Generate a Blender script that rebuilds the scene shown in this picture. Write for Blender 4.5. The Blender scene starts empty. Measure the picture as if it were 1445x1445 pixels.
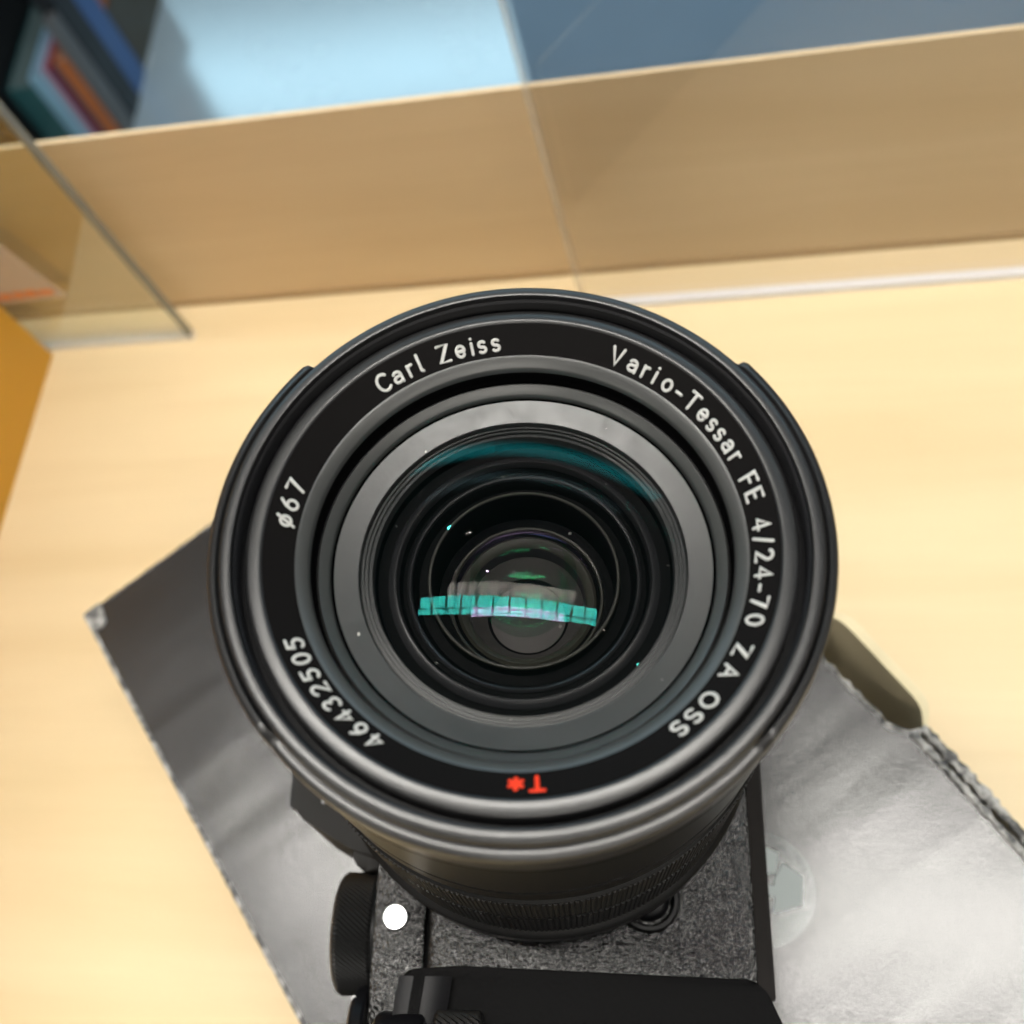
import bpy, bmesh, math, random
from math import sin, cos, pi, radians
from mathutils import Vector, Matrix
random.seed(7)
MM = 0.001
scene = bpy.context.scene
COL = scene.collection

# ------------------------------------------------------------------ camera, world, light, exposure
CAM_H = 312.05
cd = bpy.data.cameras.new('photo_camera'); cam = bpy.data.objects.new('photo_camera', cd); COL.objects.link(cam)
X = Vector((0.9760209, -0.03529942, -0.21479561)); Y = Vector((0.05571391, -0.91338491, 0.40326661)); Z = Vector((-0.21042615, -0.40556374, -0.8895161))
M3 = Matrix((X, Y, Z))                       # photo axes (right, down, forward) -> world
R = Matrix((M3 @ Vector((1, 0, 0)), M3 @ Vector((0, -1, 0)), M3 @ Vector((0, 0, -1)))).transposed()
cam.matrix_world = Matrix.Translation((0, 0, CAM_H * MM)) @ R.to_4x4()
cd.sensor_width = 36; cd.sensor_fit = 'HORIZONTAL'; cd.lens = 1600 / 1445 * 36
cd.clip_start = 0.01; cd.clip_end = 50
cd.dof.use_dof = True; cd.dof.focus_distance = 0.162; cd.dof.aperture_fstop = 19
scene.camera = cam
W = bpy.data.worlds.new('World'); scene.world = W; W.use_nodes = True
W.node_tree.nodes['Background'].inputs[0].default_value = (0.86, 0.87, 0.88, 1)
W.node_tree.nodes['Background'].inputs[1].default_value = 0.13
scene.view_settings.view_transform = 'Standard'; scene.view_settings.look = 'None'
scene.view_settings.exposure = 0.0; scene.view_settings.gamma = 1
scene.render.engine = 'CYCLES'
scene.cycles.transparent_max_bounces = 24; scene.cycles.max_bounces = 10
scene.cycles.sample_clamp_indirect = 6
LAMP_E = 53.0          # ceiling light bank
DAY_E = 8.5            # daylight window

# ------------------------------------------------------------------ helpers
def tag(o, label=None, cat=None, group=None, kind=None):
    if label: o['label'] = label
    if cat: o['category'] = cat
    if group: o['group'] = group
    if kind: o['kind'] = kind
    return o
def empty(name, label, cat, loc=(0, 0, 0), group=None, mat=None):
    o = bpy.data.objects.new(name, None); COL.objects.link(o); o.empty_display_size = 0.02
    if mat is not None: o.matrix_world = mat
    else: o.location = loc
    return tag(o, label, cat, group)
def build(name, bm, mats, parent=None, smooth=False, angle=None, scale=True):
    if scale:
        for v in bm.verts: v.co *= MM
    bmesh.ops.recalc_face_normals(bm, faces=bm.faces[:])
    me = bpy.data.meshes.new(name); bm.to_mesh(me); bm.free()
    for m in (mats if isinstance(mats, (list, tuple)) else [mats]): me.materials.append(m)
    if smooth:
        for p in me.polygons: p.use_smooth = True
        if angle: me.set_sharp_from_angle(angle=radians(angle))
    o = bpy.data.objects.new(name, me); COL.objects.link(o)
    if parent: o.parent = parent
    return o
def box(bm, x0, x1, y0, y1, z0, z1, bev=0, seg=2):
    vs = [bm.verts.new((x, y, z)) for z in (z0, z1) for y in (y0, y1) for x in (x0, x1)]
    fs = [(0, 2, 3, 1), (4, 5, 7, 6), (0, 1, 5, 4), (2, 6, 7, 3), (0, 4, 6, 2), (1, 3, 7, 5)]
    f = [bm.faces.new([vs[i] for i in q]) for q in fs]
    if bev:
        es = list({e for q in f for e in q.edges})
        bmesh.ops.bevel(bm, geom=es, offset=bev, segments=seg, affect='EDGES', profile=0.5)
def prism(bm, pts, z0, z1, bev=0, seg=3, top_only=True):
    a = [bm.verts.new((x, y, z0)) for x, y in pts]; b = [bm.verts.new((x, y, z1)) for x, y in pts]
    n = len(pts); bm.faces.new(a[::-1]); t = bm.faces.new(b)
    for i in range(n): bm.faces.new((a[i], a[(i + 1) % n], b[(i + 1) % n], b[i]))
    if bev: bmesh.ops.bevel(bm, geom=list(t.edges), offset=bev, segments=seg, affect='EDGES', profile=0.5)
def round_poly(pts, rad, n=5):
    out = []; k = len(pts)
    for i, p in enumerate(pts):
        r = rad[i] if isinstance(rad, (list, tuple)) else rad
        p = Vector(p); a = Vector(pts[i - 1]); b = Vector(pts[(i + 1) % k])
        if r <= 0: out.append(tuple(p)); continue
        da = (a - p).normalized(); db = (b - p).normalized()
        p0 = p + da * r; p1 = p + db * r
        for j in range(n + 1):
            t = j / n; out.append(tuple((1 - t) ** 2 * p0 + 2 * t * (1 - t) * p + t * t * p1))
    return out
def lathe(bm, prof, n=192, closed=False, mod=None):
    rings = []
    for k, (r, z) in enumerate(prof):
        ring = []
        for i in range(n):
            a = 2 * pi * i / n
            rr, zz = (r, z) if mod is None else mod(k, a, r, z)
            ring.append(bm.verts.new((rr * cos(a), rr * sin(a), zz)))
        rings.append(ring)
    m = len(rings)
    for k in range(m if closed else m - 1):
        A = rings[k]; B = rings[(k + 1) % m]
        for i in range(n): bm.faces.new((A[i], A[(i + 1) % n], B[(i + 1) % n], B[i]))
    return rings
def arcpts(cx, cy, r, a0, a1, n=6):
    return [(cx + r * cos(radians(a0 + (a1 - a0) * i / n)), cy + r * sin(radians(a0 + (a1 - a0) * i / n))) for i in range(n + 1)]
def disc(bm, cx, cy, z, r, n=32, ry=None):
    vs = [bm.verts.new((cx + r * cos(2 * pi * i / n), cy + (ry or r) * sin(2 * pi * i / n), z)) for i in range(n)]
    bm.faces.new(vs)
def tube(bm, pts, r, flat=1.0, nseg=8):
    """swept round stroke with rounded ends; pts in local (x,y) -> verts later mapped"""
    P = [Vector((p[0], p[1], 0)) for p in pts]
    closed = (P[0] - P[-1]).length < 1e-4 and len(P) > 3
    if closed: P = P[:-1]
    n = len(P); rings = []
    def ring(c, d, rr):
        s = Vector((-d.y, d.x, 0))
        return [bm.verts.new(c + s * rr * cos(2 * pi * k / nseg) + Vector((0, 0, 1)) * rr * flat * sin(2 * pi * k / nseg)) for k in range(nseg)]
    for i in range(n):
        if closed: d = (P[(i + 1) % n] - P[i - 1]).normalized()
        else: d = (P[min(i + 1, n - 1)] - P[max(i - 1, 0)]).normalized()
        if not closed and i == 0:
            for a in (80, 45, 20): rings.append(ring(P[0] - d * r * sin(radians(a)), d, r * cos(radians(a))))
        k = 1.0
        if 0 < i < n - 1:
            c = (P[i] - P[i - 1]).normalized().dot((P[i + 1] - P[i]).normalized()); k = 1.0 / max(0.72, math.sqrt(max(0.0, (1 + c) / 2)))
        rings.append(ring(P[i], d, r * k))
        if not closed and i == n - 1:
            for a in (20, 45, 80): rings.append(ring(P[-1] + d * r * sin(radians(a)), d, r * cos(radians(a))))
    m = len(rings)
    for i in range(m if closed else m - 1):
        A = rings[i]; B = rings[(i + 1) % m]
        for k in range(nseg): bm.faces.new((A[k], A[(k + 1) % nseg], B[(k + 1) % nseg], B[k]))
    if not closed: bm.faces.new(rings[0][::-1]); bm.faces.new(rings[-1])

# ------------------------------------------------------------------ materials
def nm(name):
    m = bpy.data.materials.new(name); m.use_nodes = True
    return m, m.node_tree.nodes, m.node_tree.links, m.node_tree.nodes['Principled BSDF']
def plain(name, col, rough=0.5, metal=0.0, spec=0.5, bump=None, var=0.0, vscale=60.0, coat=0.0):
    m, N, L, b = nm(name)
    b.inputs['Base Color'].default_value = (*col, 1); b.inputs['Roughness'].default_value = rough
    b.inputs['Metallic'].default_value = metal; b.inputs['Specular IOR Level'].default_value = spec
    b.inputs['Coat Weight'].default_value = coat
    tc = N.new('ShaderNodeTexCoord')
    if var:
        no = N.new('ShaderNodeTexNoise'); no.inputs['Scale'].default_value = vscale; no.inputs['Detail'].default_value = 5
        L.new(tc.outputs['Object'], no.inputs['Vector'])
        mr = N.new('ShaderNodeMapRange'); mr.inputs[3].default_value = rough - var; mr.inputs[4].default_value = rough + var
        L.new(no.outputs[0], mr.inputs[0]); L.new(mr.outputs[0], b.inputs['Roughness'])
        mx = N.new('ShaderNodeMix'); mx.data_type = 'RGBA'
        mx.inputs[6].default_value = (*[c * (1 - var) for c in col], 1); mx.inputs[7].default_value = (*[min(1, c * (1 + var)) for c in col], 1)
        L.new(no.outputs[0], mx.inputs[0]); L.new(mx.outputs[2], b.inputs['Base Color'])
    if bump:
        no = N.new('ShaderNodeTexNoise'); no.inputs['Scale'].default_value = bump[0]; no.inputs['Detail'].default_value = 3
        L.new(tc.outputs['Object'], no.inputs['Vector'])
        bp = N.new('ShaderNodeBump'); bp.inputs['Strength'].default_value = bump[1]; bp.inputs['Distance'].default_value = bump[2]
        L.new(no.outputs[0], bp.inputs['Height']); L.new(bp.outputs[0], b.inputs['Normal'])
    return m
def emission(name, col, e):
    m, N, L, b = nm(name); N.remove(b)
    em = N.new('ShaderNodeEmission'); em.inputs[0].default_value = (*col, 1); em.inputs[1].default_value = e
    L.new(em.outputs[0], N['Material Output'].inputs[0]); return m
def coated_glass(name, tint, k, trans=(0.98, 0.98, 0.98), rough=0.0):
    """air-spaced coated lens surface: passes light straight on, reflects a little, tinted"""
    m, N, L, b = nm(name); N.remove(b)
    t = N.new('ShaderNodeBsdfTransparent'); t.inputs[0].default_value = (*trans, 1)
    g = N.new('ShaderNodeBsdfGlossy'); g.inputs['Color'].default_value = (*tint, 1); g.inputs['Roughness'].default_value = rough
    fr = N.new('ShaderNodeFresnel'); fr.inputs[0].default_value = 1.5
    mu = N.new('ShaderNodeMath'); mu.operation = 'MULTIPLY'; mu.inputs[1].default_value = k; mu.use_clamp = True
    L.new(fr.outputs[0], mu.inputs[0])
    mx = N.new('ShaderNodeMixShader'); L.new(mu.outputs[0], mx.inputs[0]); L.new(t.outputs[0], mx.inputs[1]); L.new(g.outputs[0], mx.inputs[2])
    L.new(mx.outputs[0], N['Material Output'].inputs[0]); return m
def wood(name, base, dark, seed=0.0):
    m, N, L, b = nm(name)
    tc = N.new('ShaderNodeTexCoord'); mp = N.new('ShaderNodeMapping'); mp.inputs['Location'].default_value = (seed, seed, seed)
    mp.inputs['Scale'].default_value = (2.2, 22, 22); L.new(tc.outputs['Object'], mp.inputs[0])
    n1 = N.new('ShaderNodeTexNoise'); n1.inputs['Scale'].default_value = 1.6; n1.inputs['Detail'].default_value = 7; n1.inputs['Distortion'].default_value = 0.6
    L.new(mp.outputs[0], n1.inputs['Vector'])
    mp2 = N.new('ShaderNodeMapping'); mp2.inputs['Scale'].default_value = (8, 260, 260); L.new(tc.outputs['Object'], mp2.inputs[0])
    n2 = N.new('ShaderNodeTexNoise'); n2.inputs['Scale'].default_value = 1.5; n2.inputs['Detail'].default_value = 5
    L.new(mp2.outputs[0], n2.inputs['Vector'])
    cr = N.new('ShaderNodeValToRGB'); cr.color_ramp.elements[0].position = 0.28; cr.color_ramp.elements[1].position = 0.66
    cr.color_ramp.elements[0].color = (*dark, 1); cr.color_ramp.elements[1].color = (*base, 1)
    ad = N.new('ShaderNodeMath'); ad.operation = 'MULTIPLY_ADD'; ad.inputs[1].default_value = 0.13; L.new(n2.outputs[0], ad.inputs[0])
    sb = N.new('ShaderNodeMath'); sb.operation = 'SUBTRACT'; sb.inputs[1].default_value = 0.11; L.new(n1.outputs[0], sb.inputs[0]); L.new(sb.outputs[0], ad.inputs[2])
    L.new(ad.outputs[0], cr.inputs[0]); L.new(cr.outputs[0], b.inputs['Base Color'])
    b.inputs['Roughness'].default_value = 0.42; b.inputs['Specular IOR Level'].default_value = 0.35
    bp = N.new('ShaderNodeBump'); bp.inputs['Strength'].default_value = 0.08; bp.inputs['Distance'].default_value = 0.0003
    L.new(n2.outputs[0], bp.inputs['Height']); L.new(bp.outputs[0], b.inputs['Normal'])
    return m
def acrylic(name, k=1.0, trans=(0.93, 0.95, 0.93)):
    return coated_glass(name, (1, 1, 1), k, trans, 0.02)
def mix_edge(name, col, tr):
    m, N, L, b = nm(name)
    b.inputs['Base Color'].default_value = (*col, 1); b.inputs['Roughness'].default_value = 0.25
    t = N.new('ShaderNodeBsdfTransparent'); mx = N.new('ShaderNodeMixShader'); mx.inputs[0].default_value = tr
    L.new(b.outputs[0], mx.inputs[1]); L.new(t.outputs[0], mx.inputs[2]); L.new(mx.outputs[0], N['Material Output'].inputs[0]); return m

wood_table = wood('pale maple laminate', (0.755, 0.615, 0.385), (0.675, 0.53, 0.31))
wood_board = wood('maple laminate board', (0.79, 0.635, 0.42), (0.70, 0.54, 0.335), 3.0)
rim_black = plain('satin black anodised rim', (0.010, 0.010, 0.0105), 0.36, 0, 0.9, bump=(2500, 0.10, 0.0001))
groove_black = plain('matt black thread', (0.004, 0.004, 0.005), 0.55, 0, 0.22)
name_black = plain('matt black name ring', (0.005, 0.0045, 0.0045), 0.62, 0, 0.06)
bevel_grey = plain('satin grey bevel', (0.034, 0.035, 0.034), 0.38, 0, 0.9, bump=(3000, 0.12, 0.0001))
cone_grey = plain('frosted dark cone', (0.016, 0.0165, 0.016), 0.43, 0, 0.95, bump=(900, 0.20, 0.0001), var=0.12, vscale=500)
ring_dark = plain('glossy inner wall', (0.012, 0.012, 0.013), 0.30, 0, 0.45)
step_grey = plain('stepped grey ring', (0.020, 0.021, 0.021), 0.28, 0, 0.7)
ring_olive = plain('thin olive bright ring', (0.02, 0.0195, 0.015), 0.4, 0, 0.3)
void_black = plain('lens interior black', (0.0012, 0.0012, 0.0014), 0.7, 0, 0.05)
iris_grey = plain('aperture grey glass', (0.030, 0.028, 0.026), 0.6, 0, 0.2)
white_paint = plain('white engraved paint', (0.50, 0.50, 0.48), 0.5, 0, 0.3)
red_paint = plain('red engraved paint', (0.80, 0.045, 0.012), 0.5, 0, 0.3)
rubber = plain('ribbed black rubber', (0.012, 0.012, 0.012), 0.55, 0, 0.3)
barrel_black = plain('black barrel', (0.006, 0.006, 0.0062), 0.42, 0, 0.16, bump=(2000, 0.08, 0.0001))
grip_black = plain('fine grained grip rubber', (0.003, 0.003, 0.0032), 0.6, 0, 0.05, bump=(1400, 0.4, 0.0002))
gloss_black = plain('gloss black plastic', (0.005, 0.005, 0.006), 0.36, 0, 0.12)
trim_black = plain('dull brown black trim', (0.010, 0.008, 0.007), 0.6, 0, 0.12)
hump_black = plain('dark grey painted magnesium', (0.010, 0.009, 0.008), 0.5, 0, 0.16, bump=(2200, 0.2, 0.0001))
dial_black = plain('knurled black dial', (0.007, 0.007, 0.007), 0.42, 0, 0.35)
steel = plain('polished steel', (0.16, 0.16, 0.16), 0.45, 1.0)
mirror_lamp = plain('pearly lamp lens', (0.9, 0.9, 0.9), 0.16, 0.55, 0.8)

def speckled():
    m, N, L, b = nm('speckled textured body paint')
    tc = N.new('ShaderNodeTexCoord')
    vo = N.new('ShaderNodeTexNoise'); vo.inputs['Scale'].default_value = 1700; vo.inputs['Detail'].default_value = 1.5; vo.inputs['Roughness'].default_value = 0.6
    L.new(tc.outputs['Object'], vo.inputs['Vector'])
    bp = N.new('ShaderNodeBump'); bp.inputs['Strength'].default_value = 1.0; bp.inputs['Distance'].default_value = 0.00042
    L.new(vo.outputs[0], bp.inputs['Height']); L.new(bp.outputs[0], b.inputs['Normal'])
    b.inputs['Base Color'].default_value = (0.012, 0.0115, 0.011, 1); b.inputs['Roughness'].default_value = 0.20; b.inputs['Specular IOR Level'].default_value = 0.7
    return m
body_speck = speckled()

def carton():
    m, N, L, b = nm('glossy black laminated card')
    tc = N.new('ShaderNodeTexCoord')
    mp = N.new('ShaderNodeMapping'); mp.inputs['Scale'].default_value = (22, 120, 22); L.new(tc.outputs['Object'], mp.inputs[0])
    n1 = N.new('ShaderNodeTexNoise'); n1.inputs['Scale'].default_value = 1.0; n1.inputs['Detail'].default_value = 0.5; n1.inputs['Distortion'].default_value = 0.25; L.new(mp.outputs[0], n1.inputs['Vector'])
    n2 = N.new('ShaderNodeTexNoise'); n2.inputs['Scale'].default_value = 2100; n2.inputs['Detail'].default_value = 4
    mp2 = N.new('ShaderNodeMapping'); mp2.inputs['Scale'].default_value = (0.8, 1.2, 1); L.new(tc.outputs['Object'], mp2.inputs[0]); L.new(mp2.outputs[0], n2.inputs['Vector'])
    n3 = N.new('ShaderNodeTexNoise'); n3.inputs['Scale'].default_value = 14; n3.inputs['Detail'].default_value = 2; L.new(tc.outputs['Object'], n3.inputs['Vector'])
    b1 = N.new('ShaderNodeBump'); b1.inputs['Strength'].default_value = 0.46; b1.inputs['Distance'].default_value = 0.00035
    b2 = N.new('ShaderNodeBump'); b2.inputs['Strength'].default_value = 0.55; b2.inputs['Distance'].default_value = 0.00007
    b3 = N.new('ShaderNodeBump'); b3.inputs['Strength'].default_value = 0.4; b3.inputs['Distance'].default_value = 0.0020
    L.new(n1.outputs[0], b1.inputs['Height']); L.new(n2.outputs[0], b2.inputs['Height']); L.new(n3.outputs[0], b3.inputs['Height'])
    L.new(b3.outputs[0], b1.inputs['Normal']); L.new(b1.outputs[0], b2.inputs['Normal']); L.new(b2.outputs[0], b.inputs['Normal'])
    b.inputs['Base Color'].default_value = (0.008, 0.008, 0.009, 1); b.inputs['Roughness'].default_value = 0.25; b.inputs['Specular IOR Level'].default_value = 0.8
    return m
card_black = carton()
def worn():
    m, N, L, b = nm('scuffed card edge')
    tc = N.new('ShaderNodeTexCoord'); n = N.new('ShaderNodeTexNoise'); n.inputs['Scale'].default_value = 420; n.inputs['Detail'].default_value = 6; L.new(tc.outputs['Object'], n.inputs['Vector'])
    cr = N.new('ShaderNodeValToRGB'); cr.color_ramp.elements[0].position = 0.38; cr.color_ramp.elements[0].color = (0.06, 0.06, 0.06, 1)
    cr.color_ramp.elements[1].position = 0.62; cr.color_ramp.elements[1].color = (0.42, 0.41, 0.39, 1)
    L.new(n.outputs[0], cr.inputs[0]); L.new(cr.outputs[0], b.inputs['Base Color']); b.inputs['Roughness'].default_value = 0.6
    bp = N.new('ShaderNodeBump'); bp.inputs['Strength'].default_value = 0.8; bp.inputs['Distance'].default_value = 0.0006; L.new(n.outputs[0], bp.inputs['Height']); L.new(bp.outputs[0], b.inputs['Normal'])
    return m
card_worn = worn()
card_brown = plain('raw brown card', (0.66, 0.57, 0.37), 0.8, 0, 0.2, bump=(700, 0.4, 0.0003), var=0.15, vscale=90)

# ------------------------------------------------------------------ the setting
TABLE_Y1 = 231.0
def floor_mat():
    m, N, L, b = nm('polished grey floor')
    tc = N.new('ShaderNodeTexCoord'); n = N.new('ShaderNodeTexNoise'); n.inputs['Scale'].default_value = 9; n.inputs['Detail'].default_value = 6; L.new(tc.outputs['Object'], n.inputs['Vector'])
    cr = N.new('ShaderNodeValToRGB'); cr.color_ramp.elements[0].color = (0.26, 0.34, 0.40, 1); cr.color_ramp.elements[1].color = (0.36, 0.45, 0.52, 1)
    L.new(n.outputs[0], cr.inputs[0]); L.new(cr.outputs[0], b.inputs['Base Color'])
    mr = N.new('ShaderNodeMapRange'); mr.inputs[3].default_value = 0.16; mr.inputs[4].default_value = 0.34; L.new(n.outputs[0], mr.inputs[0]); L.new(mr.outputs[0], b.inputs['Roughness'])
    b.inputs['Specular IOR Level'].default_value = 1.0; b.inputs['Coat Weight'].default_value = 1.0; b.inputs['Coat Roughness'].default_value = 0.18; b.inputs['Coat IOR'].default_value = 2.0
    return m
bm = bmesh.new(); box(bm, -3500, 3500, -3000, 5500, -740, -720)
tag(build('floor', bm, floor_mat()), kind='structure')
dull_floor = plain('steel blue dulled floor', (0.17, 0.27, 0.38), 0.75, 0, 0.3, bump=(500, 0.5, 0.002), var=0.12, vscale=7)  # invented sheet; its darker colour cuts the floor glare right of the screen edge
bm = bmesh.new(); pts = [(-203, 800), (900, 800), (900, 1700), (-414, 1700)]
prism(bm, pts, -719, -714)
tag(build('dull_floor', bm, dull_floor), kind='structure')

# ---- table
tb = empty('shop_counter', 'pale maple counter with a low wooden board along its far edge', 'table', (0, 0, 0))
bm = bmesh.new(); box(bm, -900, 900, -420, 232, -28, 0, 1.0); build('counter_top', bm, wood_table, tb)
bm = bmesh.new(); box(bm, -900, 900, 229, 230.6, 0.05, 85, 0.3); build('back_board', bm, wood_board, tb)
bm = bmesh.new()
box(bm, -900, 900, 228.2, 229.6, 0.1, 2.2); build('joint_strip', bm, plain('brown joint', (0.34, 0.22, 0.10), 0.6), tb)  # thin brown strip along the foot of the board
bm = bmesh.new(); box(bm, -880, 880, -400, 226, -700, -28.5); build('cabinet', bm, wood_board, tb)

# ---- acrylic sheets
def sheet(x0, x1, y, h, label, mat, edge_end):
    e = empty('acrylic_screen', label, 'acrylic screen', (0, y * MM, 0), 'clear acrylic screens standing on the counter')
    bm = bmesh.new(); box(bm, x0 + 1.45, x1 - 1.45, -1.5, 1.5, 2.25, h); build('pane', bm, mat, e)
    bm = bmesh.new()
    xe = x0 if edge_end < 0 else x1
    if edge_end < 0: box(bm, xe, xe + 1.4, -1.5, 1.5, 2.25, h)
    else: box(bm, xe - 1.4, xe, -1.5, 1.5, 2.25, h)
    build('side_edge', bm, mix_edge('acrylic side edge', (0.30, 0.30, 0.26) if edge_end > 0 else (0.75, 0.70, 0.62), 0.25 if edge_end > 0 else 0.72), e)
    bm = bmesh.new(); box(bm, x0, x1, -1.5, 1.5, 0.05, 2.2); build('bottom_edge', bm, mix_edge('acrylic bottom edge', (0.92, 0.92, 0.94), 0.05), e)
    return e
acr_l = sheet(-520, -196, 215, 420, 'clear acrylic screen on the left with its slanting grey edge and an orange printed label', acrylic('clear acrylic left', 0.30), 1)
acr_r = sheet(-55.5, 520, 215, 420, 'clear acrylic screen on the right with a white bottom edge, standing behind the lens', acrylic('clear acrylic right', 0.08, (0.93, 0.93, 0.93)), -1)
bm = bmesh.new()
prism(bm, round_poly([(-272, 30), (-226.5, 31.5), (-232.5, 61), (-272, 66)], 1.5), 1.55, 1.75)
for v in bm.verts: v.co = Vector((v.co.x, -v.co.z, v.co.y))
lab = build('price_label', bm, mix_edge('translucent white label', (0.85, 0.75, 0.68), 0.58), acr_l)
bm = bmesh.new()
for i, (xa, za, w, h) in enumerate([(-257, 31.6, 5, 3.2), (-251, 32.4, 4.4, 3.6), (-245.5, 32.6, 3.6, 3.9), (-241, 33.0, 4.4, 3.8), (-235.8, 33.6, 5.6, 2.8)]):
    box(bm, xa, xa + w, -1.95, -1.82, za, za + h)
build('orange_print', bm, mix_edge('orange label print', (0.90, 0.33, 0.12), 0.35), lab)
bm = bmesh.new(); bmr = arcpts(-256, 55, 4.2, 0, 360, 20)[:-1]
prism(bm, bmr, 1.82, 1.95)
for v in bm.verts: v.co = Vector((v.co.x, -v.co.z, v.co.y))
build('orange_mark', bm, mix_edge('orange label mark', (0.85, 0.40, 0.10), 0.3), lab)

# ---- yellow box
yb = empty('yellow_box', 'tall plain ochre yellow cardboard box at the left edge beside the acrylic screen', 'box', (0, 0, 0))
ymat = plain('ochre yellow card', (0.62, 0.33, 0.035), 0.5, 0, 0.4, bump=(300, 0.1, 0.0003), var=0.06, vscale=20)
pts = [(-252.3, 211.5), (-400, 211.5), (-400, -60), (-264, -60)]
bm = bmesh.new(); prism(bm, pts, 0.2, 235, 1.0); build('carton', bm, ymat, yb)
bm = bmesh.new(); prism(bm, [(-262, 205), (-392, 205), (-392, -52), (-274, -52)], 235.2, 236.6, 0.3); build('lid_flap', bm, ymat, yb)

# ---- books standing on the floor
cols = {'pale': (0.45, 0.47, 0.50), 'grey': (0.11, 0.12, 0.13), 'orange': (0.42, 0.13, 0.035), 'navy': (0.02, 0.03, 0.08), 'red': (0.34, 0.03, 0.05), 'sky': (0.22, 0.42, 0.58), 'teal': (0.02, 0.09, 0.10),
        'blue': (0.05, 0.13, 0.34), 'brown': (0.05, 0.045, 0.03), 'black': (0.006, 0.008, 0.012), 'lilac': (0.34, 0.36, 0.52)}
BK = [(-812, -801, 1040, 1062, 186, 'grey', 'thin grey magazine standing at the near right end of the book row'),
      (-834, -813.5, 1040, 1230, 132, 'orange', 'orange brown book standing next to the thin grey magazine'),
      (-844, -835, 1040, 1235, 120, 'navy', 'dark navy paperback between the orange and the red spines'),
      (-851, -845, 1040, 1225, 124, 'red', 'thin red booklet leaning against the navy paperback'),
      (-860, -852, 1041, 1220, 122, 'lilac', 'thin lilac white booklet beside the thin red one'),
      (-884, -861, 1042, 1210, 108, 'sky', 'sky blue book near the left of the row'),
      (-925, -885, 1042, 1220, 96, 'teal', 'dark green thick book at the left edge of the row'),
      (-826, -801, 1066, 1105, 262, 'black', 'tall black file standing behind the grey magazine'),
      (-826, -803, 1108, 1150, 300, 'blue', 'tall blue file standing behind the black one'),
      (-850, -806, 1156, 1290, 96, 'brown', 'low dark brown bundle at the far end of the row'),
      (-1010, -945, 1250, 1330, 300, 'pale', 'tall pale grey binder at the far left corner')]
for x0, x1, y0, y1, h, cname, lb in BK:
    b = empty('book', lb, 'book', ((x0 + x1) / 2 * MM, (y0 + y1) / 2 * MM, -0.7195), 'books and files standing on the floor beyond the counter')
    w = (x1 - x0) / 2; d = (y1 - y0) / 2; cm = plain('cover ' + cname, cols[cname], 0.45, 0, 0.4, var=0.2, vscale=18)
    bm = bmesh.new()
    box(bm, w - 0.8, w, -d, d, 0, h); box(bm, -w, -w + 0.8, -d, d, 0, h); box(bm, -w + 0.85, w - 0.85, -d, -d + 1, 0, h)
    build('cover', bm, cm, b)
    bm = bmesh.new(); box(bm, -w + 0.9, w - 0.9, -d + 1.1, d - 2, 1, h - 3); build('pages', bm, plain('pages ' + cname, tuple(c * 0.5 + 0.05 for c in cols[cname]), 0.8), b)
bm = bmesh.new(); box(bm, -1500, -930, 1000, 1700, -719.5, -560, 2)
sh = empty('book_trolley', 'black low cabinet on the floor left of the books', 'cabinet', (0, 0, 0)); build('cabinet_body', bm, plain('black cabinet', (0.008, 0.008, 0.010), 0.4), sh)
bm = bmesh.new(); box(bm, -1500, -925, 998, 1702, -559, -545, 2); build('cabinet_top', bm, plain('black cabinet top', (0.02, 0.021, 0.024), 0.35), sh)
bm = bmesh.new(); box(bm, -1500, -852, 1296, 1330, -719.5, -420, 2)
tag(build('divider_panel', bm, plain('dark divider', (0.006, 0.007, 0.010), 0.6)), 'dark panel standing behind the row of books', 'panel')

# ------------------------------------------------------------------ ceiling lights and far window (seen only as reflections), plus added fill lights
rimW = Vector((-27.67, 50.92, 193.66))
LH = 1500.0
lp = empty('ceiling_light', 'long gridded white ceiling light of twenty four glowing panels above the counter', 'ceiling light', (0, 0, 0), mat=Matrix.Translation((rimW + Vector((0.048, 0.065, 1.0)) * LH) * MM) @ Matrix.Rotation(radians(-2.6), 4, 'Z'))
pm = emission('glowing light panel', (1.0, 0.965, 0.90), LAMP_E)
LW, LD = 1710.0, 172.0
cw = LW / 12
pan = None
for i in range(12):
    for j, (ya, yb_) in enumerate(((-LD / 2 + 3, -LD / 2 + 50), (-LD / 2 + 64, LD / 2 - 3))):
        bm = bmesh.new(); x0 = -LW / 2 + i * cw
        box(bm, x0 + 9, x0 + cw - 9, ya, yb_, 2, 6); build('light_panel', bm, pm, lp)
fm = plain('light frame', (0.06, 0.06, 0.06), 0.5)
bm = bmesh.new(); box(bm, -LW / 2 - 20, LW / 2 + 20, -LD / 2 - 20, LD / 2 + 20, 8, 40); build('housing', bm, fm, lp)
bm = bmesh.new()
for i in range(13): box(bm, -LW / 2 + i * cw - 8.5, -LW / 2 + i * cw + 8.5, -LD / 2, LD / 2, 1, 7.5)
box(bm, -LW / 2 - 3, LW / 2 + 3, -LD / 2 + 51, -LD / 2 + 63, 0.5, 7.3)
o = build('grid', bm, fm, lp)
fill_mat = emission('added fill light', (1.0, 0.95, 0.86), 14.0)  # added panels out of view, brightening the back board and lens rims
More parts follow.
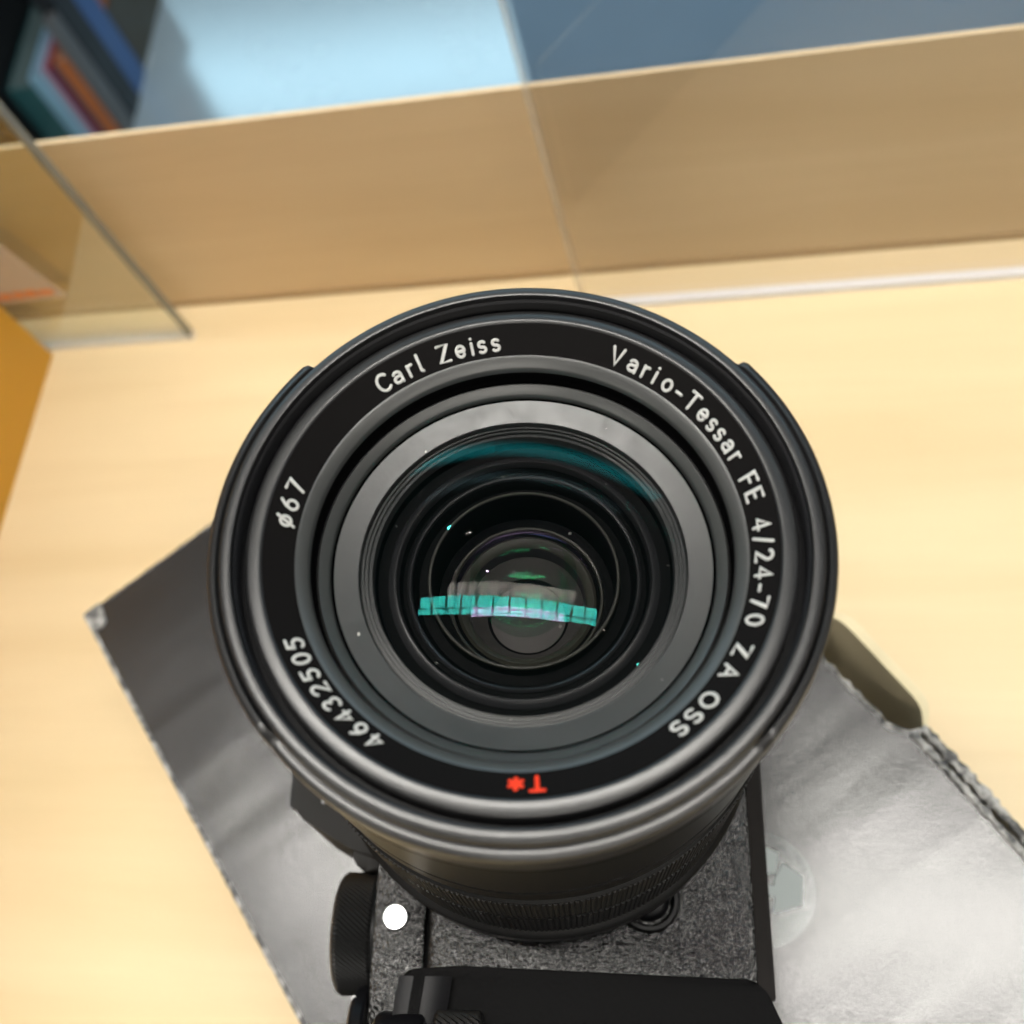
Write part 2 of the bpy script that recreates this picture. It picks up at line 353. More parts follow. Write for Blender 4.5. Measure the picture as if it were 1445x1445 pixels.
for k, (cx, cy) in enumerate(((500, -1550), (2100, -1550), (-1700, -1900))):
    e = empty('ceiling_light', ['added fill light behind the photographer', 'added fill light behind and to the right', 'added fill light behind and to the left'][k], 'ceiling light', Vector((cx, cy, 1700)) * MM, 'added fill lights behind the photographer')
    bm = bmesh.new(); box(bm, -640, 640, -150, 150, 0, 8); build('diffuser', bm, fill_mat, e)
    bm = bmesh.new(); box(bm, -650, 650, -160, 160, 8.5, 60); build('housing', bm, fm, e)
spots = [(-31.4, 53.0), (104.3, 42.5), (-4, 62)]
dm = emission('glowing downlight', (1.0, 0.93, 0.80), 260.0)
for k, (az, el) in enumerate(spots[:2]):
    t = LH / math.tan(radians(el)); c = rimW + Vector((t * sin(radians(az)), t * cos(radians(az)), LH))
    e = empty('downlight', ['round ceiling spotlight beyond the left end of the long light', 'round ceiling spotlight to the right of the long light'][k], 'ceiling light', c * MM, 'round spotlights in the ceiling')
    bm = bmesh.new(); disc(bm, 0, 0, 2, 26, 24); build('bulb', bm, dm, e)
    bm = bmesh.new(); lathe(bm, [(27, 0), (36, 0), (36, 30), (27, 30)], 24, closed=True); build('trim_ring', bm, fm, e)
wn = empty('shop_window', 'wide high daylight window band on the far wall', 'window', (0, 4.2, 0))
wm, N, L, b = nm('daylight with painted falloff'); N.remove(b)
tc = N.new('ShaderNodeTexCoord'); sp = N.new('ShaderNodeSeparateXYZ'); L.new(tc.outputs['Object'], sp.inputs[0])
cr = N.new('ShaderNodeValToRGB'); cr.color_ramp.interpolation = 'EASE'  # pane glow painted to fade out at top and bottom, softening its reflections
cr.color_ramp.elements[0].position = 0.0; cr.color_ramp.elements[0].color = (0, 0, 0, 1)
cr.color_ramp.elements[1].position = 1.0; cr.color_ramp.elements[1].color = (0, 0, 0, 1)
e1 = cr.color_ramp.elements.new(0.5); e1.color = (1, 1, 1, 1)
mr = N.new('ShaderNodeMapRange'); mr.inputs[1].default_value = 1.80; mr.inputs[2].default_value = 2.68; L.new(sp.outputs[2], mr.inputs[0]); L.new(mr.outputs[0], cr.inputs[0])
mu = N.new('ShaderNodeMath'); mu.operation = 'MULTIPLY'; mu.inputs[1].default_value = DAY_E; L.new(cr.outputs[0], mu.inputs[0])
em = N.new('ShaderNodeEmission'); em.inputs[0].default_value = (0.50, 0.83, 1.0, 1); L.new(mu.outputs[0], em.inputs[1]); L.new(em.outputs[0], N['Material Output'].inputs[0])
bm = bmesh.new(); box(bm, -4.2, 3.6, 0, 0.02, 1.76, 2.74); build('glow_panel', bm, wm, wn, scale=False)
bm = bmesh.new(); box(bm, -4.3, 3.7, -0.03, 0.03, 1.66, 1.75); box(bm, -4.3, 3.7, -0.03, 0.03, 2.75, 2.84)
build('window_frame', bm, fm, wn, scale=False)

# ------------------------------------------------------------------ black carton
U = Vector((0.7843, 0.6204, 0)); V = Vector((-0.6204, 0.7843, 0))      # V is minus the photo's v
bmx = Matrix(((U.x, V.x, 0, -0.1711), (U.y, V.y, 0, 0.0869), (0, 0, 1, 0), (0, 0, 0, 1)))
cb = empty('camera_carton', 'glossy black laminated cardboard box with scuffed pale edges, lying under the camera', 'box', mat=bmx)
BW, BL, BT = 141.5, 262.0, 65.0
def frayed(p0, p1, n, amp):
    p0 = Vector(p0); p1 = Vector(p1); d = (p1 - p0); s = Vector((-d.y, d.x)).normalized()
    return [tuple(p0 + d * i / n + s * (random.uniform(-amp, amp) if 0 < i < n else 0)) for i in range(n + 1)]
notch = [(140.0, -116.6)] + frayed((135.6, -118.6), (136.6, -143.0), 16, 0.45) + [(139.5, -146.5)]
outline = [(0.8, 0)] + [(139.5, 0), (140.0, -0.5)] + notch + [(140.0, -BL), (0.8, -BL)]
# top panel as a subdivided sheet with a gently sinking middle
bm = bmesh.new(); prism(bm, outline, BT - 1.6, BT)
build('top_panel', bm, card_black, cb)
bm = bmesh.new(); box(bm, 0.1, 1.5, -BL, 0, 0.2, BT - 1.7); build('side_wall', bm, card_black, cb)
bm = bmesh.new(); box(bm, 1.6, 140, -1.4, 0, 0.2, BT - 1.7); build('end_wall', bm, card_black, cb)
bm = bmesh.new(); box(bm, 1.6, 140, -BL, -BL + 1.4, 0.2, BT - 1.7); build('end_wall', bm, card_black, cb)
# right wall: black outside, brown inside, bulging out at the finger notch
bm = bmesh.new(); n = 160; rows = []
for i in range(n + 1):
    y = -BL + BL * i / n; t = (y + 131) / 15.5; g = math.exp(-t ** 10)
    rows.append((y, g))
for y, g in rows: pass
vs = []
for y, g in rows:
    o_ = 4.4 * g; ztop = BT - 0.3 - 2.0 * g
    vs.append([bm.verts.new((140.6, y, 0.2)), bm.verts.new((140.6 + o_ * 0.12, y, BT * 0.55)), bm.verts.new((140.8 + o_ , y, ztop)), bm.verts.new((142.0 + o_ * 1.25, y, ztop - 0.3 * g)), bm.verts.new((142.2 + o_ * 0.12, y, BT * 0.55)), bm.verts.new((142.2, y, 0.2))])
for i in range(n):
    for k in range(6):
        f = bm.faces.new((vs[i][k], vs[i][(k + 1) % 6], vs[i + 1][(k + 1) % 6], vs[i + 1][k])); f.material_index = (1, 1, 1, 0, 0, 0)[k]
build('side_wall', bm, [card_black, card_brown], cb, smooth=True, angle=40)
bm = bmesh.new(); box(bm, 128, 139.5, -150, -112, 30, 31.5); build('inner_flap', bm, card_brown, cb)
# scuffed ridges along the edges
def ridge(name, pts, w, h, mat, jit=0.35, lift=0.0):
    bm = bmesh.new(); out = []
    for i, p in enumerate(pts):
        a = Vector(pts[max(i - 1, 0)]); b = Vector(pts[min(i + 1, len(pts) - 1)]); d = (b - a).normalized(); s = Vector((-d.y, d.x))
        ww = w * (1 + random.uniform(-jit, jit)); hh = h * (1 + random.uniform(-jit, jit)); p = Vector(p)
        out.append([bm.verts.new((*(p + s * ww * c), BT + lift + hh * e_)) for c, e_ in ((-0.5, -0.6), (-0.42, 0.4), (-0.12, 1.0), (0.2, 0.75), (0.45, 0.2), (0.5, -0.6))])
    for i in range(len(out) - 1):
        for k in range(6): bm.faces.new((out[i][k], out[i][(k + 1) % 6], out[i + 1][(k + 1) % 6], out[i + 1][k]))
    bm.faces.new(out[0]); bm.faces.new(out[-1][::-1])
    return build(name, bm, mat, cb, smooth=True)
def line(p0, p1, n): return [(p0[0] + (p1[0] - p0[0]) * i / n, p0[1] + (p1[1] - p0[1]) * i / n) for i in range(n + 1)]
ridge('scuffed_edge', line((0.5, 0.1), (0.5, -BL), 220), 1.1, 0.3, card_worn, jit=0.2)
ridge('scuffed_edge', line((1.5, -0.3), (139.5, -0.3), 120), 0.9, 0.25, card_black)
ridge('scuffed_edge', line((141.6, -147.2), (141.6, -BL), 110), 2.3, 0.7, card_worn, lift=0.1)
ridge('scuffed_edge', line((139.1, -147.0), (139.0, -BL), 110), 1.9, 0.7, card_worn, lift=0.1)
ridge('scuffed_edge', [(139.9, -115.2)] + notch[:-1] + [(138.6, -146.2), (140.8, -147.6)], 1.0, 0.5, card_worn, jit=0.5)
ridge('scuffed_edge', line((139.8, -80), (140.2, -116), 40), 1.6, 0.6, card_worn)
bm = bmesh.new(); prism(bm, round_poly([(0.2, 0.2), (5.5, 0.3), (4.6, -5.5), (2.4, -6.5), (0.1, -6.0)], 0.8), BT + 0.02, BT + 0.5, 0.2); build('worn_corner', bm, card_worn, cb)
# round clear seal with pale print
sx, sy, sr = 93.5, -152.0, 11.5
bm = bmesh.new(); prism(bm, [(sx + sr * cos(2 * pi * i / 48), sy + sr * sin(2 * pi * i / 48)) for i in range(48)], BT + 0.03, BT + 0.12)
seal = build('clear_seal', bm, coated_glass('clear seal film', (1, 1, 1), 0.25, (0.95, 0.96, 0.96), 0.25), cb)
sealp = plain('pale seal print', (0.36, 0.40, 0.39), 0.5)
def toK(p): return p
for quad in ([(93.0, -143.2), (97.0, -147.2), (99.6, -146.0), (101.4, -149.0), (98.4, -151.8), (93.6, -148.2), (90.8, -144.4)],
             [(97.4, -152.6), (100.8, -151.0), (102.2, -155.4), (98.6, -159.6), (93.2, -157.4), (95.4, -155.2), (93.6, -152.6), (94.8, -151.2), (96.6, -153.4)]):
    bm = bmesh.new(); prism(bm, quad, BT + 0.14, BT + 0.2); build('seal_print', bm, sealp, seal)

# ------------------------------------------------------------------ the camera with its lens (local frame: x right, y up the picture, z out of the lens)
C0 = Vector((.74, 2.48, 131.79)); ax = Vector((.055, .437, .898)).normalized()
zl = -ax; xl = Vector((0, -1, 0)).cross(zl).normalized(); yl = zl.cross(xl)
Lw = Matrix((M3 @ xl, M3 @ yl, M3 @ zl)).transposed().to_4x4(); Lw.translation = (M3 @ C0 + Vector((0, 0, CAM_H))) * MM
mc = empty('mirrorless_camera', 'black mirrorless camera lying on its back with its wide zoom lens pointing up', 'camera', mat=Lw)

# body
bm = bmesh.new(); box(bm, -19.7, 39.4, -66, 52, -124, -90, 1.6, 3); body = build('body_shell', bm, body_speck, mc, smooth=True, angle=30)
bm = bmesh.new(); box(bm, -29.2, -20.1, -66, 52, -124, -90.1, 0.5, 2); build('top_plate', bm, body_speck, mc, smooth=True, angle=30)
bm = bmesh.new(); box(bm, -20.3, -19.5, -64, 50, -122, -91.5); build('seam', bm, void_black, mc)
bm = bmesh.new(); prism(bm, round_poly([(37.3, 50), (37.1, -43.5), (38.6, -45), (39.9, -45), (39.9, 50)], 0.3), -122, -89.4, 0.5); build('side_trim', bm, trim_black, mc, smooth=True, angle=40)
# grip
bm = bmesh.new()
go = round_poly([(-22.6, -70), (-22.2, -46), (-20.6, -42.4), (-12, -41.7), (34.2, -42.7), (36.3, -44.5), (39.6, -52), (43.5, -70)], [0, 1.2, 1.2, 0, 0.9, 0.9, 2, 0], 3)
prism(bm, go, -112, -74, 0.5, 3); build('grip', bm, grip_black, mc, smooth=True, angle=40)
# glossy scoop at the grip's finger end
bm = bmesh.new(); n1, n2 = 14, 10; g = []
for i in range(n1 + 1):
    a = i / n1; row = []
    for j in range(n2 + 1):
        b = j / n2
        x = -21.6 + 8.6 * a - 1.2 * b; y = -43.4 - 10 * b
        z = -73.75 + 1.5 * (a - 0.5) ** 2 * 2 - 0.5 + 0.9 * (1 - cos(a * pi / 2))
        row.append(bm.verts.new((x, y, z)))
    g.append(row)
for i in range(n1):
    for j in range(n2): bm.faces.new((g[i][j], g[i + 1][j], g[i + 1][j + 1], g[i][j + 1]))
build('finger_rest', bm, gloss_black, mc, smooth=True)
def xdial(name, x0, x1, cy, cz, r, mat, knurl=0, kh=0.25, round_=1.2, parent=mc, nseg=96):
    bm = bmesh.new(); prof = [(0.001, x0), (r - round_, x0), (r - round_ * 0.3, x0 + round_ * 0.35), (r, x0 + round_)]
    m = 10
    prof += [(r, x0 + round_ + (x1 - x0 - round_ - 0.5) * i / m) for i in range(1, m + 1)] + [(r - 0.4, x1), (0.001, x1)]
    def mod(k, a, rr, z):
        if knurl and rr > r - 0.01: rr = rr + kh * (((k % 2) * 2 - 1) * (1 if int(round(a / (2 * pi) * nseg)) % 2 else -1)) * 0.5
        return rr, z
    lathe(bm, prof, nseg, mod=mod)
    bmesh.ops.remove_doubles(bm, verts=bm.verts[:], dist=0.01)
    for v in bm.verts: v.co = Vector((v.co.z, cy + v.co.x, cz + v.co.y))
    return build(name, bm, mat, parent, smooth=not knurl, angle=30)
dial = xdial('mode_dial', -37.2, -30.0, -34.6, -101.5, 10.6, dial_black, knurl=1, kh=0.32, nseg=150)
xdial('dial_collar', -29.95, -29.25, -34.6, -101.5, 10.9, barrel_black, parent=dial)
pw = xdial('power_dial', -32.2, -29.3, -52.5, -95, 8.6, gloss_black)
bm = bmesh.new(); disc(bm, -31.6, -46.2, -89.6, 0.45, 16); prism(bm, [(-31.6 + 0.5 * cos(2 * pi * i / 16), -46.2 + 0.5 * sin(2 * pi * i / 16)) for i in range(16)], -91, -89.7); build('strap_lug', bm, steel, pw)
fd = xdial('front_dial', -15.5, -8.0, -52.5, -73.5, 4.2, dial_black, knurl=1, kh=0.3, round_=0.6, nseg=48)
xdial('shutter_button', -25.5, -17.2, -53.5, -76, 5.0, gloss_black, round_=1.6)
# viewfinder hump
bm = bmesh.new(); prism(bm, round_poly([(-29.3, -23.0), (-35.3, -20.8), (-44.4, -15.8), (-46.3, -13.4), (-46.6, 13), (-44.4, 15.8), (-35.3, 21), (-29.3, 23)], [0, 0.8, 1.2, 1, 1, 1.2, 0.8, 0]), -122, -92.0, 0.8, 3); hp = build('viewfinder_hump', bm, hump_black, mc, smooth=True, angle=35)
bm = bmesh.new(); prism(bm, round_poly([(-46.7, -13.4), (-48.3, -12.6), (-48.6, 12), (-46.7, 13)], [0, 0.8, 0.8, 0]), -118, -97); build('shoe_cover', bm, barrel_black, hp)
bm = bmesh.new(); prism(bm, [(-40.6 + 0.45 * cos(t * pi / 8), -12.6 + 0.45 * sin(t * pi / 8)) for t in range(16)], -92.1, -91.6, 0.1); build('screw_head', bm, steel, hp)
bm = bmesh.new(); prism(bm, round_poly([(-29.3, -24.6), (-33.0, -24.6), (-34.5, -22.6), (-35.0, -19.5), (-29.3, -16)], [0, 1.2, 0.8, 0, 0]), -116, -93.5, 0.5); build('deck_shoulder', bm, hump_black, mc, smooth=True, angle=35)
# autofocus lamp
bm = bmesh.new(); disc(bm, -25.4, -32.9, -89.55, 1.95, 40); al = build('autofocus_lamp', bm, mirror_lamp, mc)
bm = bmesh.new(); lathe(bm, [(1.97, -0.9), (1.97, 0.45), (2.1, 0.55), (2.25, 0.45), (2.25, -0.9)], 40, closed=True)
for v in bm.verts: v.co += Vector((-25.4, -32.9, -89.9))
build('lamp_bezel', bm, barrel_black, al, smooth=True)
# lens release button
bm = bmesh.new(); lathe(bm, [(4.1, -1), (4.1, 0.9), (4.5, 1.5), (5.1, 1.5), (5.5, 0.9), (5.5, -1)], 48, closed=True)
for v in bm.verts: v.co += Vector((19.0, -29.2, -90))
rb = build('release_button_guard', bm, gloss_black, mc, smooth=True, angle=50)
bm = bmesh.new(); lathe(bm, [(0.001, 1.6), (2.6, 1.7), (3.3, 1.4), (3.6, 0.6), (3.6, -1)], 48)
for v in bm.verts: v.co += Vector((19.0, -29.2, -90))
build('release_button', bm, gloss_black, rb, smooth=True)

# ---- lens
def sector(a):
    """0 on the top and bottom sectors, 1 on the left and right lugs (bayonet for the hood)"""
    d = math.degrees(a) % 360
    d = min(abs(d - 0), abs(d - 360)) if d < 90 or d > 270 else abs(d - 180)
    t = max(0.0, min(1.0, (42.6 - d) / 2.2)); return t * t * (3 - 2 * t)
prof = [(36.3, -11), (36.65, -6), (36.70, -3.0), (36.62, -1.5), (36.42, -1.25), (35.75, -1.05), (35.52, -1.2), (35.45, -4.4)]
prof += [(35.30, -4.4), (35.25, -0.25), (35.08, 0.0), (34.85, 0.12), (33.95, 0.34), (33.76, 0.24), (33.70, -0.6)]
def rim_mod(k, a, r, z):
    s = sector(a)
    if k <= 7:
        if k >= 2: z = z + s * 0.9 - (1 - s) * 1.0
        if k in (6, 7): r = r - (1 - s) * 0.35 + s * 0.05
        if k in (7,): z -= (1 - s) * 1.2
        if k < 6: r = r - (1 - s) * 0.09
    if k in (8,): z = z - (1 - s) * 2.0; r = r - (1 - s) * 0.25
    return r, z
bm = bmesh.new()
lathe(bm, [(30.0, -89.6), (33.5, -89.3), (34.3, -86.5), (36.4, -84.8), (37.1, -83), (37.2, -78.2), (36.6, -77.6), (35.6, -77.2), (35.6, -76.4), (35.9, -76.2), (35.9, -59), (35.4, -58.6), (35.4, -57.6), (36.0, -57.2),
           (36.0, -42), (35.3, -41.6), (35.3, -40.6), (35.7, -40.2), (35.8, -34), (35.3, -33.6), (35.3, -32.8), (35.8, -32.4), (36.3, -11)], 192)
lens = build('lens', bm, barrel_black, mc, smooth=True, angle=35)
def ribs(z0, z1, r, n, h, name):
    bm = bmesh.new()
    for i in range(n):
        a0 = 2 * pi * i / n; w = pi / n * 0.95
        q = []
        for zz in (z0, z1):
            for da, rr in ((-w, r - 0.15), (-w * 0.45, r + h), (w * 0.45, r + h), (w, r - 0.15)):
                q.append(bm.verts.new((rr * cos(a0 + da), rr * sin(a0 + da), zz)))
        for k in range(3): bm.faces.new((q[k], q[k + 1], q[k + 5], q[k + 4]))
        bm.faces.new(q[0:4]); bm.faces.new(q[4:8][::-1])
    o = build(name, bm, rubber, lens); o['kind'] = 'stuff'; return o
ribs(-75.8, -59.6, 35.95, 260, 0.22, 'zoom_ring_ribs')
ribs(-56.6, -42.6, 36.0, 300, 0.2, 'focus_ring_ribs')
bm = bmesh.new(); n = 10
for i in range(n):   # small alignment mark on the rear collar
    pass
a0 = radians(262)
q = [(37.18, a0 - 0.035, -81.6), (37.18, a0 + 0.035, -81.6), (37.24, a0 + 0.035, -79.4), (37.24, a0 - 0.035, -79.4)]
vv = [bm.verts.new((r * cos(a), r * sin(a), z)) for r, a, z in q]; vw = [bm.verts.new(((r - .2) * cos(a), (r - .2) * sin(a), z)) for r, a, z in q]
bm.faces.new(vv)
for i in range(4): bm.faces.new((vv[i], vv[(i + 1) % 4], vw[(i + 1) % 4], vw[i]))
build('index_mark', bm, plain('faded white mark', (0.22, 0.21, 0.20), 0.5), lens)
bm = bmesh.new(); lathe(bm, prof, 360, mod=rim_mod); build('front_rim', bm, rim_black, lens, smooth=True, angle=50)
# filter thread
tp = [(33.68, -0.61)]
for i in range(4):
    z = -0.75 - i * 0.75; tp += [(33.35, z - 0.1), (33.75, z - 0.45)]
tp += [(33.75, -4.2), (32.6, -4.2), (32.55, -3.0)]
bm = bmesh.new(); lathe(bm, tp, 192); build('filter_thread', bm, groove_black, lens, smooth=True, angle=20)
bm = bmesh.new(); lathe(bm, [(32.5, -3.2), (32.42, -1.45), (32.2, -1.15), (31.9, -1.04), (30.8, -0.80), (30.52, -0.84), (30.35, -1.05)], 192)
build('inner_rim', bm, rim_black, lens, smooth=True)
NA, NB = (30.34, -1.08), (27.0, -3.5)
bm = bmesh.new(); lathe(bm, [NA, (29.0, NA[1] + (NB[1] - NA[1]) * 0.4), NB], 192); build('name_ring', bm, name_black, lens, smooth=True)
bm = bmesh.new(); lathe(bm, [(27.0, -3.505), (26.7, -3.62), (25.8, -4.4), (25.6, -4.6), (25.5, -5.2)], 192); build('bevel_ring', bm, bevel_grey, lens, smooth=True, angle=50)
bm = bmesh.new(); lathe(bm, [(25.5, -5.21), (25.75, -6.5), (25.75, -8.6), (25.4, -8.6)], 192); build('gap_wall', bm, void_black, lens, smooth=True)
bm = bmesh.new(); lathe(bm, [(25.4, -8.5), (25.2, -7.5), (24.9, -7.2), (23.9, -7.9), (23.7, -8.2), (23.68, -8.9)], 192); build('retaining_ring', bm, bevel_grey, lens, smooth=True, angle=50)
bm = bmesh.new(); lathe(bm, [(23.66, -8.8), (23.5, -9.6), (23.2, -9.6)], 192); build('gap_wall', bm, void_black, lens)
bm = bmesh.new(); lathe(bm, [(23.3, -8.7), (20.42, -9.42), (20.34, -9.7)], 192); build('frosted_cone', bm, cone_grey, lens, smooth=True, angle=20)
st = [(20.33, -9.71), (20.2, -10.3), (19.98, -10.3), (19.95, -9.95), (19.82, -9.95), (19.78, -10.4), (19.5, -10.4), (19.47, -10.1), (19.36, -10.1), (19.32, -10.7), (18.98, -10.7), (18.95, -10.45), (18.84, -10.45), (18.78, -11.2), (18.7, -11.8)]
bm = bmesh.new(); lathe(bm, st, 192); build('stepped_ring', bm, step_grey, lens, smooth=True, angle=8)
# inner barrel steps
def ring(name, pr, mat): bm = bmesh.new(); lathe(bm, pr, 160); return build(name, bm, mat, lens, smooth=True, angle=40)
ring('inner_wall', [(18.7, -11.8), (18.5, -13.0), (17.2, -13.2)], void_black)
ring('inner_step', [(17.2, -13.15), (16.6, -12.6), (16.2, -12.5), (16.0, -12.9), (15.9, -13.6)], ring_dark)
ring('inner_wall', [(15.9, -13.6), (15.5, -14.4), (14.9, -14.3)], void_black)
ring('inner_step', [(14.9, -14.0), (14.6, -13.6), (14.4, -13.7), (14.3, -14.2)], ring_dark)
ring('inner_wall', [(14.3, -14.2), (13.6, -15.6), (12.3, -15.4), (12.2, -13.5)], void_black)
ring('thin_ring', [(12.15, -13.4), (12.05, -13.2), (11.88, -13.2), (11.8, -13.5)], ring_olive)
ring('inner_wall', [(11.8, -13.5), (11.6, -20.5), (10.3, -20.6)], void_black)
ring('inner_step', [(10.3, -20.5), (10.15, -20.1), (9.9, -20.2), (9.8, -20.8)], ring_olive)
ring('inner_wall', [(9.8, -20.8), (9.3, -21.4)], void_black)
ring('rear_bezel', [(9.3, -21.3), (8.9, -20.9), (8.3, -21.2), (7.9, -21.9)], ring_olive)
ring('inner_wall', [(7.9, -21.9), (7.7, -24.5)], ring_dark)
ring('aperture_plate', [(7.7, -24.5), (5.6, -27.2)], iris_grey)
ring('aperture_edge', [(5.6, -27.2), (5.2, -27.6), (5.15, -28.3)], void_black)
ring('aperture_glass', [(5.15, -28.3), (2.5, -27.9), (0.01, -27.8)], iris_grey)
# coated glass surfaces
def cap(name, Rc, apex, Rmax, mat, n=28):
    bm = bmesh.new(); pr = []
    for i in range(n + 1):
        r = max(0.01, Rmax * i / n); z = apex - Rc + (1 if Rc > 0 else -1) * math.sqrt(Rc * Rc - r * r); pr.append((r, z))
    lathe(bm, pr, 128); bmesh.ops.remove_doubles(bm, verts=bm.verts[:], dist=0.015)
    return build(name, bm, mat, lens, smooth=True)
cap('front_element', 48.0, -2.4, 23.5, coated_glass('cyan coated glass', (0.04, 0.58, 0.52), 0.34))
cap('second_element', 33.0, -2.75, 17.0, coated_glass('neutral coated glass', (0.9, 0.85, 0.8), 0.08, rough=0.02))
cap('third_element', 25.0, -14.5, 9.9, coated_glass('purple coated glass', (0.62, 0.42, 0.85), 0.30))
cap('concave_element', -8.0, -16.8, 6.8, coated_glass('green coated glass', (0.08, 0.8, 0.35), 0.22, rough=0.03))
cap('concave_element', -7.0, -22.6, 5.8, coated_glass('green coated glass deep', (0.05, 0.8, 0.5), 0.22, rough=0.03))

# pale specks scattered over the front glass
specks = plain('pale dust', (0.7, 0.68, 0.62), 0.7)
for r_, a_, z_, q_ in ((19.0, 131, -8.2, .16), (21.6, 207, -8.0, .22), (9.4, 104, -3.2, .07), (6.1, 12, -2.6, .09), (13.5, 40, -4.2, .06), (11.2, 296, -3.6, .07), (22.4, 318, -8.1, .07), (15.6, 168, -4.9, .06), (21.0, 60, -7.9, .06), (16.9, 236, -5.3, .08), (8.2, 205, -2.95, .06), (3.9, 262, -2.4, .08), (20.2, 268, -7.4, .06), (17.7, 355, -5.7, .05)):
    a_ = radians(a_); bm = bmesh.new(); bmesh.ops.create_icosphere(bm, subdivisions=1, radius=q_)
    zz = 48 - 2.4; zt = -2.4 - 48 + math.sqrt(48 * 48 - r_ * r_) + 0.02
    for v in bm.verts: v.co = Vector((v.co.x * 0.7 + r_ * cos(a_), v.co.y * 1.2 + r_ * sin(a_), v.co.z * 0.35 + zt))
    build('pale_speck', bm, specks, lens, smooth=True)

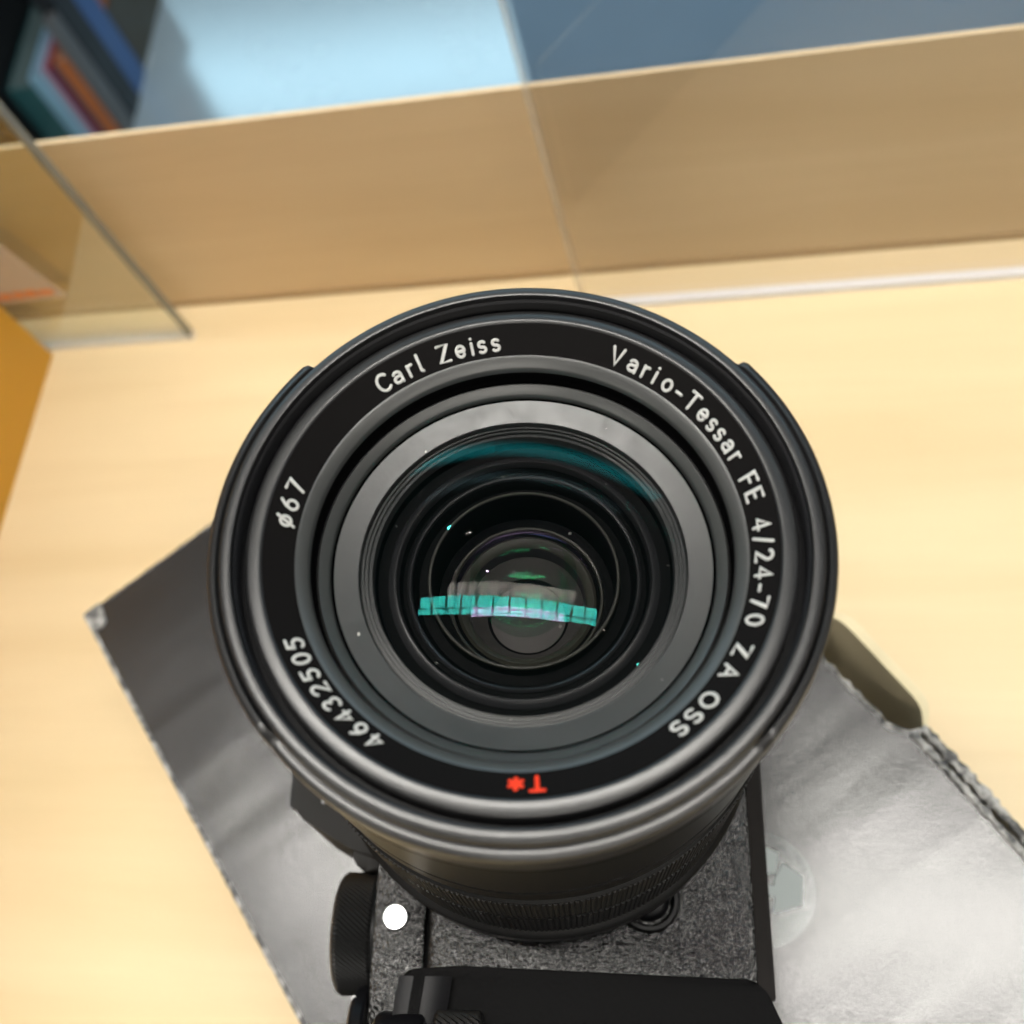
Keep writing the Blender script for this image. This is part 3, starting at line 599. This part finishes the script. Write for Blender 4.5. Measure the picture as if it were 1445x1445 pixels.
# lettering
def A_(cx, cy, rx, ry, a0, a1, n=12): return [(cx + rx * cos(radians(a0 + (a1 - a0) * i / n)), cy + ry * sin(radians(a0 + (a1 - a0) * i / n))) for i in range(n + 1)]
big_s = A_(.31, .745, .27, .255, 35, 255, 10)[:-1] + [(.31, .49)] + A_(.31, .255, .29, .255, 75, -145, 10)
small_s = A_(.22, .49, .19, .17, 40, 250, 9) + A_(.22, .17, .20, .17, 70, -140, 9)
GL = {'C': (.70, [A_(.42, .5, .40, .5, 48, 312, 18)]),
 'a': (.54, [A_(.27, .44, .23, .22, 145, 0, 8) + [(.50, .0)], [(.50, .38), (.26, .38)] + A_(.24, .20, .22, .18, 90, 270, 9) + [(.36, .04), (.50, .13)]]),
 'r': (.34, [[(.04, 0), (.04, .66)], [(.04, .40)] + A_(.27, .40, .23, .25, 160, 78, 6)]),
 'l': (.14, [[(.0, 1.02), (.0, .14)] + A_(.12, .12, .12, .12, 180, 265, 5)]),
 'Z': (.62, [[(.0, 1), (.6, 1), (.0, 0), (.62, 0)]]),
 'e': (.56, [[(.03, .35), (.53, .35)] + A_(.28, .34, .25, .33, 8, 322, 16)]),
 'i': (.06, [[(.03, 0), (.03, .66)], [(.03, .93), (.03, .935)]]),
 's': (.44, [small_s]), 'o': (.58, [A_(.29, .33, .27, .33, 0, 360, 20)]), '-': (.36, [[(0, .36), (.34, .36)]]),
 'V': (.66, [[(0, 1), (.33, 0), (.66, 1)]]), 'T': (.62, [[(0, 1), (.62, 1)], [(.31, 1), (.31, 0)]]),
 'F': (.5, [[(.5, 1), (0, 1), (0, 0)], [(0, .52), (.42, .52)]]), 'E': (.5, [[(.5, 1), (0, 1), (0, 0), (.5, 0)], [(0, .52), (.42, .52)]]),
 '4': (.6, [[(.44, 0), (.44, 1), (0, .27), (.6, .27)]]), '/': (.42, [[(.0, -.08), (.40, 1.05)]]),
 '2': (.58, [A_(.28, .73, .26, .27, 155, -32, 11) + [(.02, 0), (.58, 0)]]), '7': (.54, [[(0, 1), (.54, 1), (.18, 0)]]),
 '0': (.6, [A_(.29, .5, .27, .5, 0, 360, 24)]), 'A': (.7, [[(0, 0), (.35, 1), (.7, 0)], [(.13, .30), (.57, .30)]]),
 'O': (.86, [A_(.42, .5, .42, .5, 0, 360, 26)]), 'S': (.62, [big_s]),
 'phi': (.62, [A_(.31, .45, .28, .32, 0, 360, 20), [(.10, -.06), (.52, .98)]]),
 '6': (.6, [A_(.29, .31, .27, .31, 0, 360, 18), [(.03, .36), (.12, .66), (.40, 1.0)]]),
 '5': (.56, [[(.52, 1), (.10, 1), (.06, .56)] + A_(.26, .31, .27, .31, 115, -145, 12)]),
 '3': (.56, [A_(.25, .76, .23, .24, 150, -80, 9) + A_(.25, .27, .28, .27, 80, -150, 10)]),
 '*': (.6, [[(.3 + .36 * cos(radians(30 + 60 * k)), .45 + .40 * sin(radians(30 + 60 * k))), (.3 - .36 * cos(radians(30 + 60 * k)), .45 - .40 * sin(radians(30 + 60 * k)))] for k in range(3)])}
LET = [('C', 129.0), ('a', 124.8), ('r', 121.0), ('l', 118.0), ('Z', 111.4), ('e', 107.0), ('i', 103.9), ('s', 101.2), ('s', 97.6), ('V', 65.4), ('a', 60.7), ('r', 57.0), ('i', 54.1), ('o', 50.2), ('-', 46.4), ('T', 42.3), ('e', 37.9), ('s', 34.3), ('s', 31.0), ('a', 27.3), ('r', 23.7), ('F', 16.7), ('E', 12.5), ('4', 4.8), ('/', 0.6), ('2', 356.6), ('4', 352.3), ('-', 348.4), ('7', 344.8), ('0', 340.2), ('Z', 332.2), ('A', 326.4), ('O', 318.2), ('S', 313.2), ('S', 308.9),
       ('phi', 174.4), ('6', 169.8), ('7', 165.1), ('5', 206.8), ('0', 210.9), ('5', 215.4), ('2', 219.7), ('3', 224.1), ('4', 228.5), ('6', 232.9), ('4', 237.5), ('T', 275.2), ('*', 270.6)]
H = 2.15; RB = 27.65
slope = (NA[1] - NB[1]) / (NA[0] - NB[0])
prints = {}
for i, (g_, ang) in enumerate(LET):
    wdt, strokes = GL[g_]
    red = i >= len(LET) - 2
    bm = bmesh.new()
    for s in strokes: tube(bm, [((x - wdt / 2) * H, y * H) for x, y in s], 0.20 * (1.3 if red else 1), 0.4)
    a = radians(ang)
    cs = math.sqrt(1 + slope ** 2)
    for v in bm.verts:
        x, y, z = v.co; r = RB + y / cs * 1.0
        th = a - x / (RB + 1.0)
        zz = NB[1] + (r - NB[0]) * slope + 0.03 + z
        v.co = Vector((r * cos(th), r * sin(th), zz))
    build('engraved_letter', bm, red_paint if red else white_paint, lens, smooth=True)
